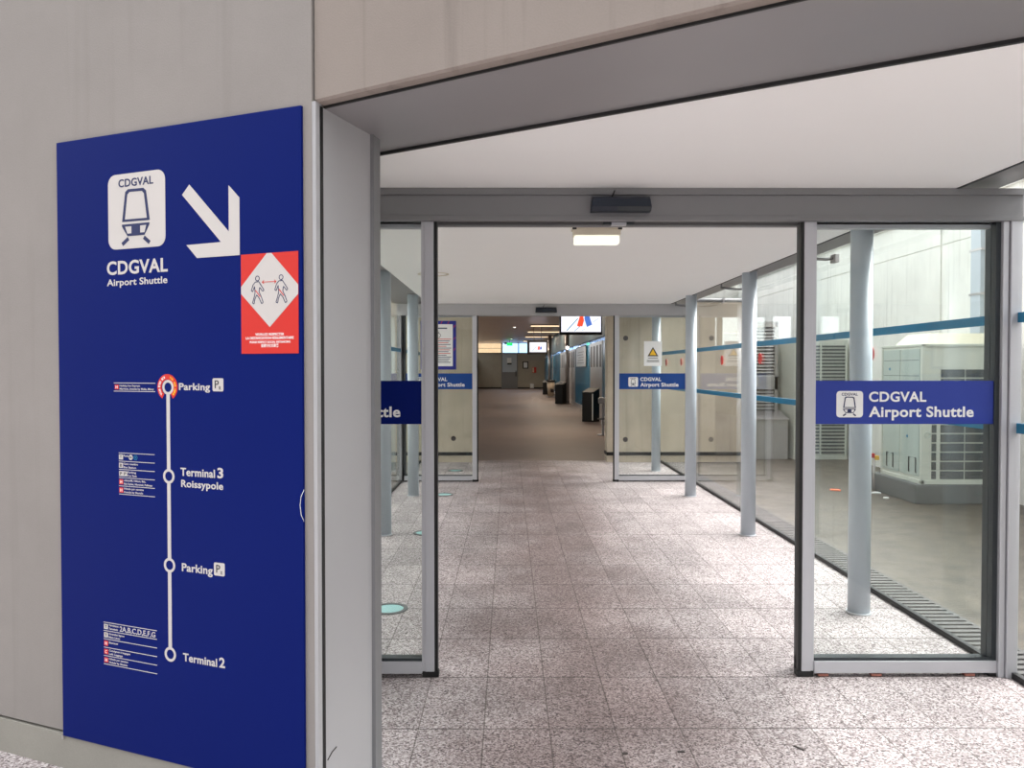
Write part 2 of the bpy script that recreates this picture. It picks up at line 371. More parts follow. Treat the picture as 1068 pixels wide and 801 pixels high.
def train(parent, x0, x1, z0, z1, y, ink, plate, title=True):
    """white rounded pictogram of a shuttle seen from the front, with its sub-parts"""
    w, h = x1 - x0, z1 - z0
    X = lambda t: x0 + w * t
    Z = lambda t: z0 + h * t
    pl = MB().prism(rrect(x0, x1, z0, z1, w * .13), y - .0008, y + .0002).build('pictogram', plate, parent)
    lab(pl, 'white rounded square with a shuttle seen from the front')
    yy = y - .0008
    b = MB()
    T = w * .035
    tl, tr, br, bl = (.31, .755), (.675, .745), (.735, .355), (.25, .36)
    out = [(X(tl[0]), Z(tl[1])), (X(.36), Z(.79)), (X(.63), Z(.785)), (X(tr[0]), Z(tr[1])), (X(br[0]), Z(br[1])), (X(bl[0]), Z(bl[1]))]
    cx, cz = X(.49), Z(.55)
    ins = [(cx + (px - cx) * .80, cz + (pz - cz) * .84) for px, pz in out]
    for i in range(6):
        j = (i + 1) % 6; b.prism([out[i], out[j], ins[j], ins[i]], yy - .0008, yy, 'y')
    # lower front with two square lamps left out
    b.prism([(X(.245), Z(.325)), (X(.73), Z(.325)), (X(.725), Z(.295)), (X(.25), Z(.295))], yy - .0008, yy)
    b.prism([(X(.32), Z(.20)), (X(.665), Z(.20)), (X(.64), Z(.165)), (X(.345), Z(.165))], yy - .0008, yy)
    b.prism([(X(.25), Z(.295)), (X(.30), Z(.295)), (X(.34), Z(.20)), (X(.32), Z(.20))], yy - .0008, yy)
    b.prism([(X(.675), Z(.295)), (X(.725), Z(.295)), (X(.665), Z(.20)), (X(.645), Z(.20))], yy - .0008, yy)
    b.prism([(X(.415), Z(.295)), (X(.565), Z(.295)), (X(.565), Z(.20)), (X(.415), Z(.20))], yy - .0008, yy)
    for p, q in (((.36, .135), (.25, .06)), ((.63, .135), (.73, .06))):
        b.bar2((X(p[0]), Z(p[1])), (X(q[0]), Z(q[1])), w * .05, yy - .0008, yy)
    b.build('shuttle_outline', ink, pl)
    if title: text('lettering', [('CDGVAL', X(.19), X(.80), Z(.825), h * .105)], ink, pl, yy, .02)
    return pl

# ------------------------------------------------------------------ the setting
FA = math.radians(-22.07); FLOC = (-0.693, 2.733, 0)
# floors
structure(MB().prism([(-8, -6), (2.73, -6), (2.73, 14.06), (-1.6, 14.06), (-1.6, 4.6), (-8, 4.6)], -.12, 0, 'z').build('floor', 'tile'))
structure(MB().box(-2.75, 3.1, 14.06, 66.6, -.12, -.001).build('floor_hall', 'hall_floor'))
structure(MB().prism([(2.73, -6), (14, -6), (14, 30), (3.3, 30), (3.3, 13.8), (2.73, 13.8)], -.14, -.02, 'z').build('ground_yard', 'ground'))
structure(MB().prism([(-12, 4.6), (-1.6, 4.6), (-1.6, 14.2), (-2.9, 14.2), (-2.9, 30), (-12, 30)], -.14, -.02, 'z').build('ground_lawn', 'ground'))
# concrete facade with the sign, split at a joint above its plinth
fw = structure(MB().box(-6.2, -.004, 0, .30, .157, 4.9).build('wall_facade', 'facade', loc=FLOC, rz=FA))
structure(MB().box(-6.2, -.012, -.004, .32, 0, .145).build('baseboard_facade', 'plinth', loc=FLOC, rz=FA))
b = MB(); b.box(-6.2, -.012, .02, .30, .145, .157); structure(b.build('trim_plinth_joint', 'dark', loc=FLOC, rz=FA))
# concrete lintel across the entrance, its grey soffit
LA = math.radians(-30.0); LLOC = (-0.690, 2.742, 0)
b = MB(); b.prism([(0, 2.628), (.008, 2.62), (.45, 2.62), (.45, 4.9), (0, 4.9)], .003, 4.6, 'x')
structure(b.build('wall_lintel', 'lintel', loc=LLOC, rz=LA))
b = MB(); b.prism([(0, .056), (4.6, .056), (4.6, .585), (-.5, .585), (-.5, .16)], 2.612, 2.6199, 'z'); structure(b.build('trim_soffit', 'soffit', loc=LLOC, rz=LA))
b = MB(); b.box(.0, 4.6, .047, .056, 2.612, 2.6199); b.box(-.5, 4.6, .585, .600, 2.600, 2.66); structure(b.build('trim_shadow_gap', 'black', loc=LLOC, rz=LA))
# jamb of the entrance
A_, B_ = Vector((-.668, 2.776)), Vector((-.548, 3.112))
b = MB(); b.prism([A_, B_, (-1.2, 3.40), (-1.2, 3.02)], 0, 2.6115, 'z'); wj = structure(b.build('wall_jamb', 'jamb')); lab(MB().tube([(-.6635, 2.786, .246), (-.6535, 2.813, .262), (-.6435, 2.841, .268)], .0022).build('scratch', 'scuff', wj), 'short black scuff low on the jamb')
b = MB(); b.prism([(-.556, 3.092), (-.541, 3.089), (-.528, 3.165), (-.60, 3.20), (-.60, 3.10)], 0, 2.6115, 'z'); structure(b.build('trim_jamb_inner', 'alu_dark'))
b = MB(); b.prism([(-.703, 2.738), (-.682, 2.731), (-.670, 2.768), (-.70, 2.79)], 0, 2.6199, 'z'); structure(b.build('trim_jamb_outer', 'jamb'))
b = MB(); b.prism([(-.683, 2.745), (-.673, 2.757), (-.667, 2.778), (-.70, 2.80)], 0, 2.6115, 'z'); structure(b.build('trim_jamb_gap', 'black'))
# corridor roof slab: white underside, grey edge strips beyond the columns
CZ = 2.64
roof_poly = [(-1.19, 3.60), (-.53, 3.31), (2.385, 1.64), (2.385, 14.0), (-1.19, 14.0)]
structure(MB().prism(roof_poly, CZ, 3.0, 'z').build('ceiling', 'ceiling'))
structure(MB().prism([(2.386, 1.63), (2.40, 1.63), (2.40, 13.79), (2.386, 13.79)], CZ - .004, 2.68, 'z').build('trim_ceiling_edge', 'dark'))
structure(MB().prism([(2.40, 1.62), (2.745, 1.62), (2.745, 13.79), (2.40, 13.79)], 2.69, 2.96, 'z').build('trim_gutter', 'soffit'))
structure(MB().prism([(-1.70, 3.95), (-1.19, 3.62), (-1.19, 13.79), (-1.70, 13.79)], 2.66, 2.98, 'z').build('trim_gutter_opposite', 'soffit'))
# concrete wall at the corridor's end, with the hall's opening
b = MB(); b.box(1.765, 4.25, 13.80, 14.16, 0, 2.92); b.box(-3.2, -.60, 13.80, 14.16, 0, 2.92); b.box(-.60, 1.765, 13.80, 14.16, 2.655, 2.92)
b.box(-3.2, 3.3, 13.9, 14.16, 2.92, 4.2)
wf = structure(b.build('wall_corridor_end', 'hole_conc'))
for x, z in ((2.09, 2.23), (2.09, .41), (3.63, 2.23), (3.63, .41), (-1.0, .43), (-1.0, 2.23)):
    MB().cyl((x, 13.806, z), (x, 13.796, z), .045, seg=20).build('tie_hole', 'slot', wf)
    
b = MB(); b.box(1.755, 4.25, 13.785, 13.80, .125, .185); b.box(1.752, 1.765, 13.785, 14.16, .125, .185); b.box(-3.2, -.59, 13.785, 13.80, .125, .185)
structure(b.build('baseboard_corridor_end', 'black'))
# yard on the right: boundary wall of precast panels
b = MB()
for i in range(9):
    y0 = -.4 + i * 2.95
    b.box(6.40, 6.60, y0 + .02, y0 + 2.93, -.02, 3.50); b.box(6.40, 6.60, y0 + .02, y0 + 2.93, 3.512, 4.02)
b.box(6.42, 6.62, -1, 25, -.02, 4.0); b.box(6.36, 6.64, -1, 25.5, 4.02, 4.10)
structure(b.build('wall_yard', 'yard_conc'))
b = MB(); b.box(3.3, 6.4, 21.5, 21.8, -.02, 3.9); structure(b.build('wall_yard_end', 'yard_conc'))
b = MB(); b.box(-5.2, -5.0, 3, 16, -.02, 3.3); b.box(-5.2, -3.2, 16, 16.2, -.02, 3.3); structure(b.build('wall_lawn', 'yard_conc'))
# far hall shell
b = MB(); b.box(-2.9, -2.7, 14.16, 66.8, 0, 2.5); b.box(-2.9, -2.7, 14.16, 66.8, 3.85, 4.1)
for i in range(14): b.box(-2.9, -2.7, 14.16 + i * 4, 14.3 + i * 4, 2.5, 3.85)
wl_ = structure(b.build('wall_hall_left', 'hall_wall')); MB().box(-2.82, -2.81, 14.3, 66.7, 2.5, 3.85).build('ribbon_glass', 'glass', wl_)  # unseen glazed band, added to let fill daylight into the hall
structure(MB().box(-2.9, 3.3, 14.16, 66.8, 4.02, 4.2).build('ceiling_hall_deck', 'hall_wall'))
b = MB()
k = 0
y = 14.3
while y < 66.3:
    b.box(-2.69, 3.04, y, y + .82, 3.92, 3.98); y += .9
structure(b.build('ceiling_hall', 'hall_ceil'))
b = MB(); b.box(-2.7, 3.2, 66.45, 66.75, 0, 3.05); b.box(-2.7, 3.2, 66.45, 66.75, 3.90, 4.02); structure(b.build('wall_hall_end', 'hall_wall'))
structure(MB().box(-2.7, 3.05, 66.42, 66.45, .0, .11).build('baseboard_hall_end', 'black'))
b = MB()
for x in (-2.7, -.66, .82, 2.2, 3.05): b.box(x - .04, x + .04, 66.46, 66.6, 3.05, 3.90)
b.box(-2.7, 3.05, 66.40, 66.6, 3.02, 3.09); b.box(-2.7, -.66, 66.46, 66.56, 3.46, 3.49)
w_ = structure(b.build('window_hall_end', 'dark')); MB().box(-.62, 3.05, 66.5, 66.51, 3.09, 3.90).build('glass_pane', 'glass_sky', w_); MB().box(-2.7, -.70, 66.5, 66.51, 3.09, 3.90).build('glass_pane', 'glass', w_)
# right wall of the hall: plinth, glazed ribbon, fascia and alternating panels
b = MB(); b.box(3.12, 3.3, 14.16, 66.8, 0, 2.62); b.box(3.12, 3.3, 14.16, 66.8, 2.78, 4.1)
wr_ = structure(b.build('wall_hall_right', 'teal_dark'))
MB().box(3.04, 3.12, 14.16, 66.4, 0, .16).build('plinth', 'steel', wr_)
MB().box(3.15, 3.16, 14.16, 66.4, 2.62, 2.78).build('ribbon_glass', 'glass_sky', wr_)
segs = [('teal', 14.3, 17), ('steel', 17, 20), ('teal', 20, 25.2), ('steel', 25.2, 29), ('teal', 29, 35.6), ('steel', 35.6, 40.5), ('steel', 41, 46), ('teal', 46, 53.5), ('steel', 53.5, 57), ('teal', 57, 66.3)]
for kind, y0, y1 in segs:
    if kind == 'teal':
        p = MB().box(3.06, 3.12, y0 + .04, y1 - .04, .16, 2.60).build('teal_panel', 'teal_panel', wr_); lab(p, 'glossy teal wall panel')
    else:
        p = MB().box(3.05, 3.12, y0 + .04, y1 - .04, .16, 2.62).build('steel_panel', 'steel', wr_); lab(p, 'stainless steel wall panel with dark upright slots')
        q = MB(); n = 4
        for i in range(n):
            c = y0 + (y1 - y0) * (i + .5) / n; q.box(3.045, 3.055, c - .24, c + .24, 1.75, 2.5)
        q.build('slot', 'slot', p)
# sandstone building seen through the hall's high window
structure(MB().box(-6, -.62, 74, 80, 0, 7).build('wall_neighbour', 'brick'))

# glazed side walls of the corridor
def window(name, x, y0, y1, out, matn='glass_wet', dots=(), low=True):
    w = structure(MB().box(x, x + .012 * out, y0 + .006, y1 - .006, .03, 2.69).build(name, matn))
    f = x - .002 * out
    xs = sorted((f, x + .014 * out))
    for zc in (1.952, 1.357):
        lab(MB().box(xs[0], xs[1], y0 + .006, y1 - .006, zc - .027, zc + .027).build('stripe', 'teal', w), 'teal stripe across the glass')
    MB().box(min(x - .01 * out, x + .022 * out), max(x - .01 * out, x + .022 * out), y0, y1, 0, .034).build('gasket', 'black', w)
    for d in dots:
        lab(MB().ring(d, 1.79, .062, .0005, x - .0025 * out, x - .0002 * out, axis='x', seg=28).build('marker_disc', 'red', w), 'small red disc stuck on the glass')
    return w
X1, X0 = 2.73, -1.60
window('window_1', X1, 2.2, 4.13, 1)
window('window_2', X1, 4.30, 6.45, 1, dots=(5.80,))
window('window_3', X1, 6.45, 8.85, 1, dots=(8.36,))
window('window_4', X1, 8.85, 11.36, 1, dots=(9.86,))
window('window_5', X1, 11.56, 13.79, 1, dots=(12.2, 13.35))
window('window_6', X0, 4.30, 6.45, -1)
window('window_7', X0, 6.45, 8.85, -1)
window('window_8', X0, 8.85, 11.36, -1)
window('window_9', X0, 11.56, 13.79, -1)

# ------------------------------------------------------------------ door portals
def portal(name, Y, xl, xr, m='alu_dark'):
    h = MB()
    h.box(xl, xr, Y, Y + .18, 2.492, 2.604, bev=.003)                 # main face
    h.box(xl, xr, Y - .012, Y + .18, 2.604, CZ, bev=.003)             # cornice
    h.box(xl, xr, Y - .006, Y + .035, 2.468, 2.492, bev=.002)         # lower lip
    h.box(xl, xr, Y + .15, Y + .20, 2.468, 2.49)                       # rear edge of the track box
    o = structure(h.build(name, m))
    MB().box(xl, xr, Y + .036, Y + .148, 2.478, 2.491).build('track_slot', 'black', o)
    return o
portal('trim_header_front', 4.12, -1.66, 2.755)
portal('trim_header_inner', 11.38, -1.66, 2.755, 'jamb')
for nm, Y in (('trim_post_front', 4.12), ('trim_post_inner', 11.38)):
    q = MB(); q.box(2.690, 2.752, Y, Y + .17, 0, 2.49, bev=.004); q.box(2.655, 2.686, Y + .012, Y + .17, 0, 2.478, bev=.003)
    q.box(-1.66, -1.598, Y, Y + .17, 0, 2.49, bev=.004)
    structure(q.build(nm, 'alu'))
# fixed side panes behind the parked leaves
def sidelight(name, Y, xa, xb):
    q = MB(); q.box(xa, xa + .045, Y, Y + .05, 0, 2.47); q.box(xb - .003, xb + .035, Y, Y + .05, 0, 2.47); q.box(xa, xb, Y, Y + .05, .0, .075)
    o = structure(q.build(name, 'dark')); MB().box(xa + .046, xb - .004, Y, Y + .05, 2.45, 2.47).build('top_rail', 'alu', o)
    MB().box(xa + .045, xb - .003, Y + .02, Y + .03, .075, 2.45).build('glass_pane', 'glass_door', o)
sidelight('window_10', 4.235, 1.60, 2.654)
sidelight('window_11', 4.235, -1.597, -.43)
sidelight('window_12', 11.495, 1.59, 2.654)
sidelight('window_13', 11.495, -1.597, -.50)

def sliding_leaf(label, side, xin, xout, Y, bandmat, sgroup=None):
    """leaf parked open; xin is its meeting edge"""
    s = side                                     # +1 leaf to the right of the opening, -1 to the left
    cx = (xin + xout) / 2
    root = thing('sliding_door', label, 'sliding door', (cx, Y, 0))
    a, c = xin - cx, xout - cx
    B = lambda q, x0, x1, *r, **k: q.box(min(x0, x1), max(x0, x1), *r, **k)
    q = B(MB(), a, a + s * .050, 0, .045, .03, 2.47, bev=.003); B(q, a + s * .050, a + s * .068, .004, .045, .03, 2.47, bev=.002); q.build('stile', 'alu', root)
    q = B(MB(), a + s * .068, c, -.004, .045, .020, .086, bev=.003); q.build('bottom_rail', 'alu', root)
    q = B(MB(), a + s * .068, c, .015, .027, .086, 2.47); q.build('glass_pane', 'glass_door', root)
    q = B(MB(), a + s * .068, c - s * .026, .006, .015, .086, .102); B(q, c - s * .026, c, .004, .045, .086, 2.47)
    lab(q.build('gasket', 'dark', root), 'dark seal round the glass')
    q = B(MB(), a - s * .018, a, .006, .04, .03, 2.47); lab(q.build('edge_brush', 'black', root), 'black brush strip on the meeting edge')
    q = B(MB(), a - s * .024, a + s * .066, .0, .05, .0, .032, bev=.004); B(q, c - s * .04, c, .0, .05, 0, .03); lab(q.build('guide_block', 'black', root), 'black guide block at the foot')
    # vinyl band, on both faces; lettering faces the entrance
    x0, x1 = sorted((a + s * .068, c - s * .0))
    bd = MB().box(x0, x1, .0125, .0146, 1.377, 1.612).box(x0, x1, .0274, .029, 1.377, 1.612).build('sign_band', bandmat, root)
    lab(bd, 'blue band with white shuttle lettering')
    # lettering placed from the band's right-hand end
    R = x1 - (0.0 if s > 0 else 0.0)
    k = .00516
    X = lambda u: R - (1043.5 - u) * k if s > 0 else R - (1040 - u) * k
    train(bd, X(873), X(901), 1.612 - 38.5 * k, 1.612 - 10.8 * k, .0118, 'ink', 'white')
    text('lettering', [('CDGVAL', X(907.3), X(967.7), 1.612 - 22.1 * k, 10.6 * k), ('Airport Shuttle', X(907.3), X(1017.7), 1.612 - 38.2 * k, 11.2 * k)], 'white', bd, .0122, .026)
    return root
d_right = sliding_leaf('near glass sliding door leaf on the right, whole blue shuttle band showing', 1, 1.592, 2.655, 4.15, 'blue_band')
d_left = sliding_leaf('near glass sliding door leaf on the left, mostly hidden behind the grey jamb', -1, -.406, -1.49, 4.15, 'blue')
d_fr = sliding_leaf('far glass sliding door leaf on the right with a yellow triangle notice', 1, 1.567, 2.652, 11.41, 'blue_band_far')
d_fl = sliding_leaf('far glass sliding door leaf on the left behind the blue framed poster', -1, -.478, -1.56, 11.41, 'blue_band_far')
for x in (-.44, -.15, .36):
    lab(MB().box(x, x + .055, -.002, .03, .003, .016)  .build('shim', 'shim', d_right), 'small dusty red shim under the rail')

# ------------------------------------------------------------------ shuttle direction sign on the facade
sg = MB().box(-1.2620, -.0410, -.012, -.0005, .142, 2.607, bev=.0012).build('direction_sign', 'blue', loc=FLOC, rz=FA)
tag(sg, 'tall dark blue shuttle sign board with white route map on concrete wall', 'sign')
Y0 = -.012
train(sg, -.973, -.674, 2.150, 2.445, Y0, 'ink', 'white_vinyl', True)
text('title_lettering', [('CDGVAL', -.9835, -.6645, 2.0505, .0535)], 'white_vinyl', sg, Y0, .025)
text('title_lettering', [('Airport Shuttle', -.984, -.667, 2.0066, .0268)], 'white_vinyl', sg, Y0, .018)
q = MB(); ar = [(-.5537, 2.3737), (-.3664, 2.1843), (-.366, 2.3548), (-.3160, 2.3053), (-.3160, 2.0945), (-.5186, 2.0945), (-.5700, 2.1460), (-.4035, 2.1477), (-.5895, 2.3375)]
# three prisms make the arrow
q.prism([ar[0], ar[1], (-.345, 2.163), (-.385, 2.125), ar[7], ar[8]], Y0 - .0008, Y0 + .0002)
q.prism([ar[2], ar[3], ar[4], (-.366, 2.0945)], Y0 - .0009, Y0 + .0002); q.prism([ar[4], ar[5], ar[6], ar[7], (-.316, 2.1477)], Y0 - .0010, Y0 + .0002)
lab(q.build('arrow', 'white_vinyl', sg), 'white arrow pointing down to the right')
q = MB(); RX = -.668
for z0, z1 in ((1.2875, 1.578), (.941, 1.2325), (.595, .888)): q.box(RX - .0085, RX + .0085, Y0 - .0008, Y0 + .0002, z0, z1)
q.build('route_line', 'white_vinyl', sg)
for i, z in enumerate((1.605, 1.2605, .9148, .567)):
    st = MB().ring(RX, z, .0285, .0185, Y0 - .0010, Y0 + .0002).build('stop_ring', 'white_vinyl', sg)
    if i == 0:
        rr = MB().ring(RX - .003, z, .051, .0295, Y0 - .0008, Y0 + .0002, -58, 238, seg=60).build('here_arc', 'red', st); lab(rr, 'red arc round the top stop')
        for word, a0, a1, mm in (('VOUS ÊTES ICI', 222, 112, 'white'), ('YOU ARE HERE', 68, -42, 'yellow')):
            it = []
            n = len(word)
            for j, ch in enumerate(word):
                if ch == ' ': continue
                t = math.radians(a0 + (a1 - a0) * j / (n - 1)); r = .0362
                wd = .004 if ch == 'I' else .0064
                an = t - math.pi / 2
                it.append((ch, RX - .003 + r * math.cos(t) - wd / 2 * math.cos(an), wd + RX - .003 + r * math.cos(t) - wd / 2 * math.cos(an), z + r * math.sin(t) - wd / 2 * math.sin(an), .0085, an))
            text('lettering', it, mm, rr, Y0 - .0008, .02)
text('stop_name', [('Parking', -.6127, -.4612, 1.5948, .027)], 'white_vinyl', sg, Y0, .022)
text('stop_name', [('Terminal', -.6086, -.4403, 1.266, .031)], 'white_vinyl', sg, Y0, .022)
text('stop_name', [('Roissypole', -.6057, -.4018, 1.2230, .0275)], 'white_vinyl', sg, Y0, .022)
text('stop_name', [('Parking', -.6057, -.455, .8985, .031)], 'white_vinyl', sg, Y0, .022)
text('stop_name', [('Terminal', -.6035, -.4368, .5505, .031)], 'white_vinyl', sg, Y0, .022)
text('stop_number', [('3', -.4285, -.4010, 1.2660, .039)], 'white_vinyl', sg, Y0, .028)
text('stop_number', [('2', -.4266, -.3990, .5510, .038)], 'white_vinyl', sg, Y0, .028)
for z, sub in ((1.592, 'R'), (.898, 'X')):
    pb = MB().prism(rrect(-.4482, -.3970, z, z + .049, .006), Y0 - .0008, Y0 + .0002).build('parking_badge', 'white_vinyl', sg)
    text('lettering', [('P', -.4370, -.4180, z + .011, .030), (sub, -.4170, -.4075, z + .006, .013)], 'ink_black', pb, Y0 - .0008, .0)

def directory(x0, x1, ztop, pitch, n, rows, iw):
    d = MB()
    for i in range(n): d.box(x0, x1, Y0 - .0008, Y0 + .0002, ztop - i * pitch - .0012, ztop - i * pitch + .0012)
    d = d.build('directory', 'white_vinyl', sg); lab(d, 'ruled list of places in small white print')
    for i, (icons, lines) in enumerate(rows):
        zt = ztop - i * pitch; zc = zt - pitch / 2
        for (a, b_, mm, glyph) in icons:
            ic = MB().box(a, b_, Y0 - .0008, Y0 + .0002, zc - iw / 2, zc + iw / 2).build('icon', mm, d)
            gw = (b_ - a)
            ga = .0 if not glyph else 1
            if glyph:
                text('lettering', [(glyph, a + gw * .25, b_ - gw * .25, zc - iw * .3, iw * .6)], 'white' if mm == 'red' else 'ink_black', ic, Y0 - .0008, .01)
        if lines: text('lettering', [(t, xa, xb, zc + dz, hh) for (t, xa, xb, dz, hh) in lines], 'white_vinyl', d, Y0, .012)
    return d
directory(-.9525, -.7338, 1.620, .0327, 2, [([(-.947, -.926, 'red', 'H')], [('Holiday Inn Express', -.9213, -.8129, .002, .0075), ('Marriott, Innside by Melia, Moxy', -.9213, -.741, -.0105, .0075)])], .0185)
d2 = directory(-.929, -.740, 1.3412, .0330, 6, [
    ([(-.928, -.907, 'white_vinyl', 'T')], [('Paris', -.9032, -.8771, .0015, .008)]),
    ([(-.928, -.907, 'white_vinyl', 'B')], [('Gare routière', -.9032, -.8279, .003, .0075), ('Bus Station', -.9032, -.8376, -.0105, .0075)]),
    ([(-.928, -.907, 'white_vinyl', 'P'), (-.906, -.885, 'white_vinyl', 'P')], [('Parking', -.8825, -.838, .003, .0075), ('Car Park', -.8825, -.834, -.0105, .0075)]),
    ([(-.928, -.907, 'red', 'H')], [('citizenM, Hilton, Ibis,', -.9025, -.7872, .003, .0075), ('Ibis Styles, Novotel, Pullman', -.9025, -.7537, -.0105, .0075)]),
    ([(-.928, -.907, 'red', 'H')], [('Hôtels par navette', -.9025, -.7989, .003, .0075), ('Hotels by Shuttle', -.9025, -.8028, -.0105, .0075)])], .020)
lab(MB().ring(-.8650, 1.3253, .0105, .0003, Y0 - .0008, Y0 + .0002, seg=24).build('line_badge', 'white_vinyl', d2), 'white round line badge')
lab(MB().ring(-.8400, 1.3253, .0100, .0078, Y0 - .0008, Y0 + .0002, seg=24).build('line_badge', 'teal', d2), 'blue ring line badge')
text('lettering', [('RER', -.872, -.858, 1.3225, .006)], 'ink_black', d2, Y0 - .0008, .01)
text('lettering', [('B', -.8432, -.8370, 1.3210, .009)], 'teal', d2, Y0, .01)
directory(-1.022, -.7362, .650, .0340, 6, [
    ([(-1.0197, -.9982, 'white_vinyl', 'T')], [('Terminaux', -.9933, -.9400, .004, .0078), ('Terminals', -.9933, -.9440, -.010, .0078), ('2A,B,C,D,E,F,G', -.934, -.7446, -.0105, .0205)]),
    ([(-1.0197, -.9982, 'white_vinyl', 'T')], [('Grandes lignes', -.9933, -.9092, .003, .0075), ('Main Lines', -.9933, -.933, -.0105, .0075)]),
    ([(-1.0197, -.9982, 'red', 'H')], [('Sheraton', -.9933, -.9451, .001, .008)]),
    ([(-1.0197, -.9982, 'red', 'C')], [('Consignes à bagages', -.9933, -.8785, .003, .0075), ('Left Luggage', -.9933, -.9193, -.0105, .0075)]),
    ([(-1.0197, -.9982, 'red', 'H')], [('Hôtels par navette', -.9933, -.8902, .003, .0075), ('Hotels by Shuttle', -.9933, -.893, -.0105, .0075)])], .020)
q = MB().box(-1.268, -1.258, -.013, 0, .128, .142).build('corner_clip', 'steel', sg); lab(q, 'small metal clip at the lower corner')

# red distancing sticker, on the board's right edge
st = MB().box(-.3095, -.0545, Y0 - .0022, Y0 - .0011, 1.7315, 2.0947).build('distancing_sticker', 'red', loc=FLOC, rz=FA)
tag(st, 'red sticker with white diamond and two walking figures on the blue board', 'sticker')
ys = Y0 - .0022
dm = MB().prism([(-.1921, 2.0940), (-.1713, 2.0940), (-.0550, 1.9758), (-.0550, 1.9427), (-.1802, 1.8271), (-.309, 1.9508), (-.309, 1.9765)], ys - .0006, ys + .0001).build('diamond', 'white_vinyl', st)
yd = ys - .0006
for cx in (-.2340, -.1285):
    f = MB(); w = .0034
    f.ring(cx, 2.0047, .0100, .0072, yd - .0006, yd, seg=20)
    pts = [(-.010, 1.992), (.006, 1.993), (.012, 1.985), (.029, 1.962), (.024, 1.957), (.010, 1.972), (.007, 1.955), (.017, 1.938), (.025, 1.917), (.018, 1.913), (.007, 1.934), (-.004, 1.945), (-.012, 1.930), (-.016, 1.913), (-.023, 1.916), (-.015, 1.938), (-.011, 1.953), (-.013, 1.976), (-.022, 1.957), (-.028, 1.961), (-.020, 1.982)]
    for p_, q_ in zip(pts, pts[1:] + pts[:1]): f.bar2((cx + p_[0], p_[1]), (cx + q_[0], q_[1]), w * .8, yd - .0006, yd)
    f.build('walking_figure', 'ink', dm)
    MB().bar2((cx - .009, 1.962), (cx + .012, 1.938), .003, yd - .0007, yd).build('figure_stripe', 'red', dm)
q = MB().box(-.2110, -.1525, yd - .0006, yd, 1.9893, 1.9917)
for sx, cx in ((1, -.2130), (-1, -.1505)):
    q.bar2((cx, 1.9905), (cx + sx * .008, 1.9965), .0026, yd - .0006, yd); q.bar2((cx, 1.9905), (cx + sx * .008, 1.9845), .0026, yd - .0006, yd)
lab(q.build('double_arrow', 'red', dm), 'thin red double arrow')
text('lettering', [('VEUILLEZ RESPECTER', -.2455, -.1170, 1.7970, .0088), ('LA DISTANCIATION RÉGLEMENTAIRE', -.2882, -.0752, 1.7835, .0092), ('PLEASE RESPECT SOCIAL DISTANCING', -.2705, -.0901, 1.7695, .0078)], 'white', st, ys, .02)
text('lettering', [('请遵守社交距离', -.2198, -.1414, 1.7553, .0095)], 'white', st, ys, .01)
# loose white thread at the board's edge
c = MB().tube([(-.039, -.008, 1.245), (-.046, -.016, 1.22), (-.049, -.018, 1.19), (-.046, -.016, 1.155), (-.039, -.008, 1.13)], .001)
tag(c.build('thread', 'white', loc=FLOC, rz=FA), 'thin pale loose cord bowing out at the blue board right edge', 'cord')

# ------------------------------------------------------------------ columns
def column(x, y, label, group):
    t = thing('steel_column', label, 'column', (x, y, 0), group=group)
    MB().cyl((0, 0, 0), (0, 0, 2.70), .072, seg=40).build('shaft', 'steel_col', t)
    MB().cyl((0, 0, 0), (0, 0, .012), .082, seg=40).build('foot_collar', 'alu', t)
    MB().cyl((0, 0, 2.655), (0, 0, 2.69), .080, seg=40).build('head_collar', 'alu_dark', t)
    return t
G = 'round steel columns along the corridor'
column(2.405, 5.25, 'pale grey round column behind the near right sliding door leaf', G)
column(2.41, 7.72, 'pale grey round column by the right glass wall, second nearest, seen through the open doorway', G)
column(2.39, 10.10, 'pale grey round column just before the far right sliding door leaf', G)
column(2.415, 12.62, 'pale grey round column behind the far right leaf and its triangle notice', G)
column(-1.262, 7.75, 'pale grey round column on the left, nearest to the grey jamb', G)
column(-1.268, 10.15, 'pale grey round column on the left, behind the near left leaf beside its stile', G)
column(-1.262, 12.62, 'pale grey round column behind the far left leaf', G)

# ------------------------------------------------------------------ floor uplights
def uplight(x, y, label):
    t = thing('floor_uplight', label, 'floor light', (x, y, 0), group='round floor lights along the left columns')
    MB().ring(0, 0, .128, .098, 0, .006, axis='z', seg=48).build('trim_ring', 'ring_grey', t)
    MB().cyl((0, 0, -.001), (0, 0, .003), .098, seg=40).build('lens', 'lens', t)
uplight(-.835, 5.34, 'round steel rimmed floor light seen through the near left leaf, closest to the camera')
uplight(-.852, 7.83, 'round floor light half covered by the near left leaf stile')
uplight(-.870, 10.23, 'round floor light just in front of the far left leaf')
uplight(-.885, 12.65, 'round floor light behind the far left leaf, by the concrete wall')

# light spot of a floor light drawn as a ceiling ring; box lamp
tag(MB().ring(-.77, 7.83, .16, .135, CZ - .004, CZ, axis='z').build('ceiling_ring', 'lamp_body'), 'faint round ring on the white ceiling above the left floor lights', 'ceiling ring')
t = thing('ceiling_lamp', 'cream box lamp with a lit lens under the corridor ceiling', 'lamp', (.60, 5.30, CZ))
MB().box(-.17, .17, -.05, .05, -.014, 0, bev=.003).build('mounting_plate', 'lamp_body', t)
q = MB(); q.box(-.160, .160, -.055, .055, -.052, -.014, bev=.004); q.build('housing', 'lamp_body', t)
MB().box(-.154, .154, -.050, .050, -.108, -.052, bev=.012).build('diffuser', 'lamp', t)
for x in (-.155, .155): MB().box(x - .014, x + .014, -.058, -.05, -.014, -.002).build('clip', 'black', t)

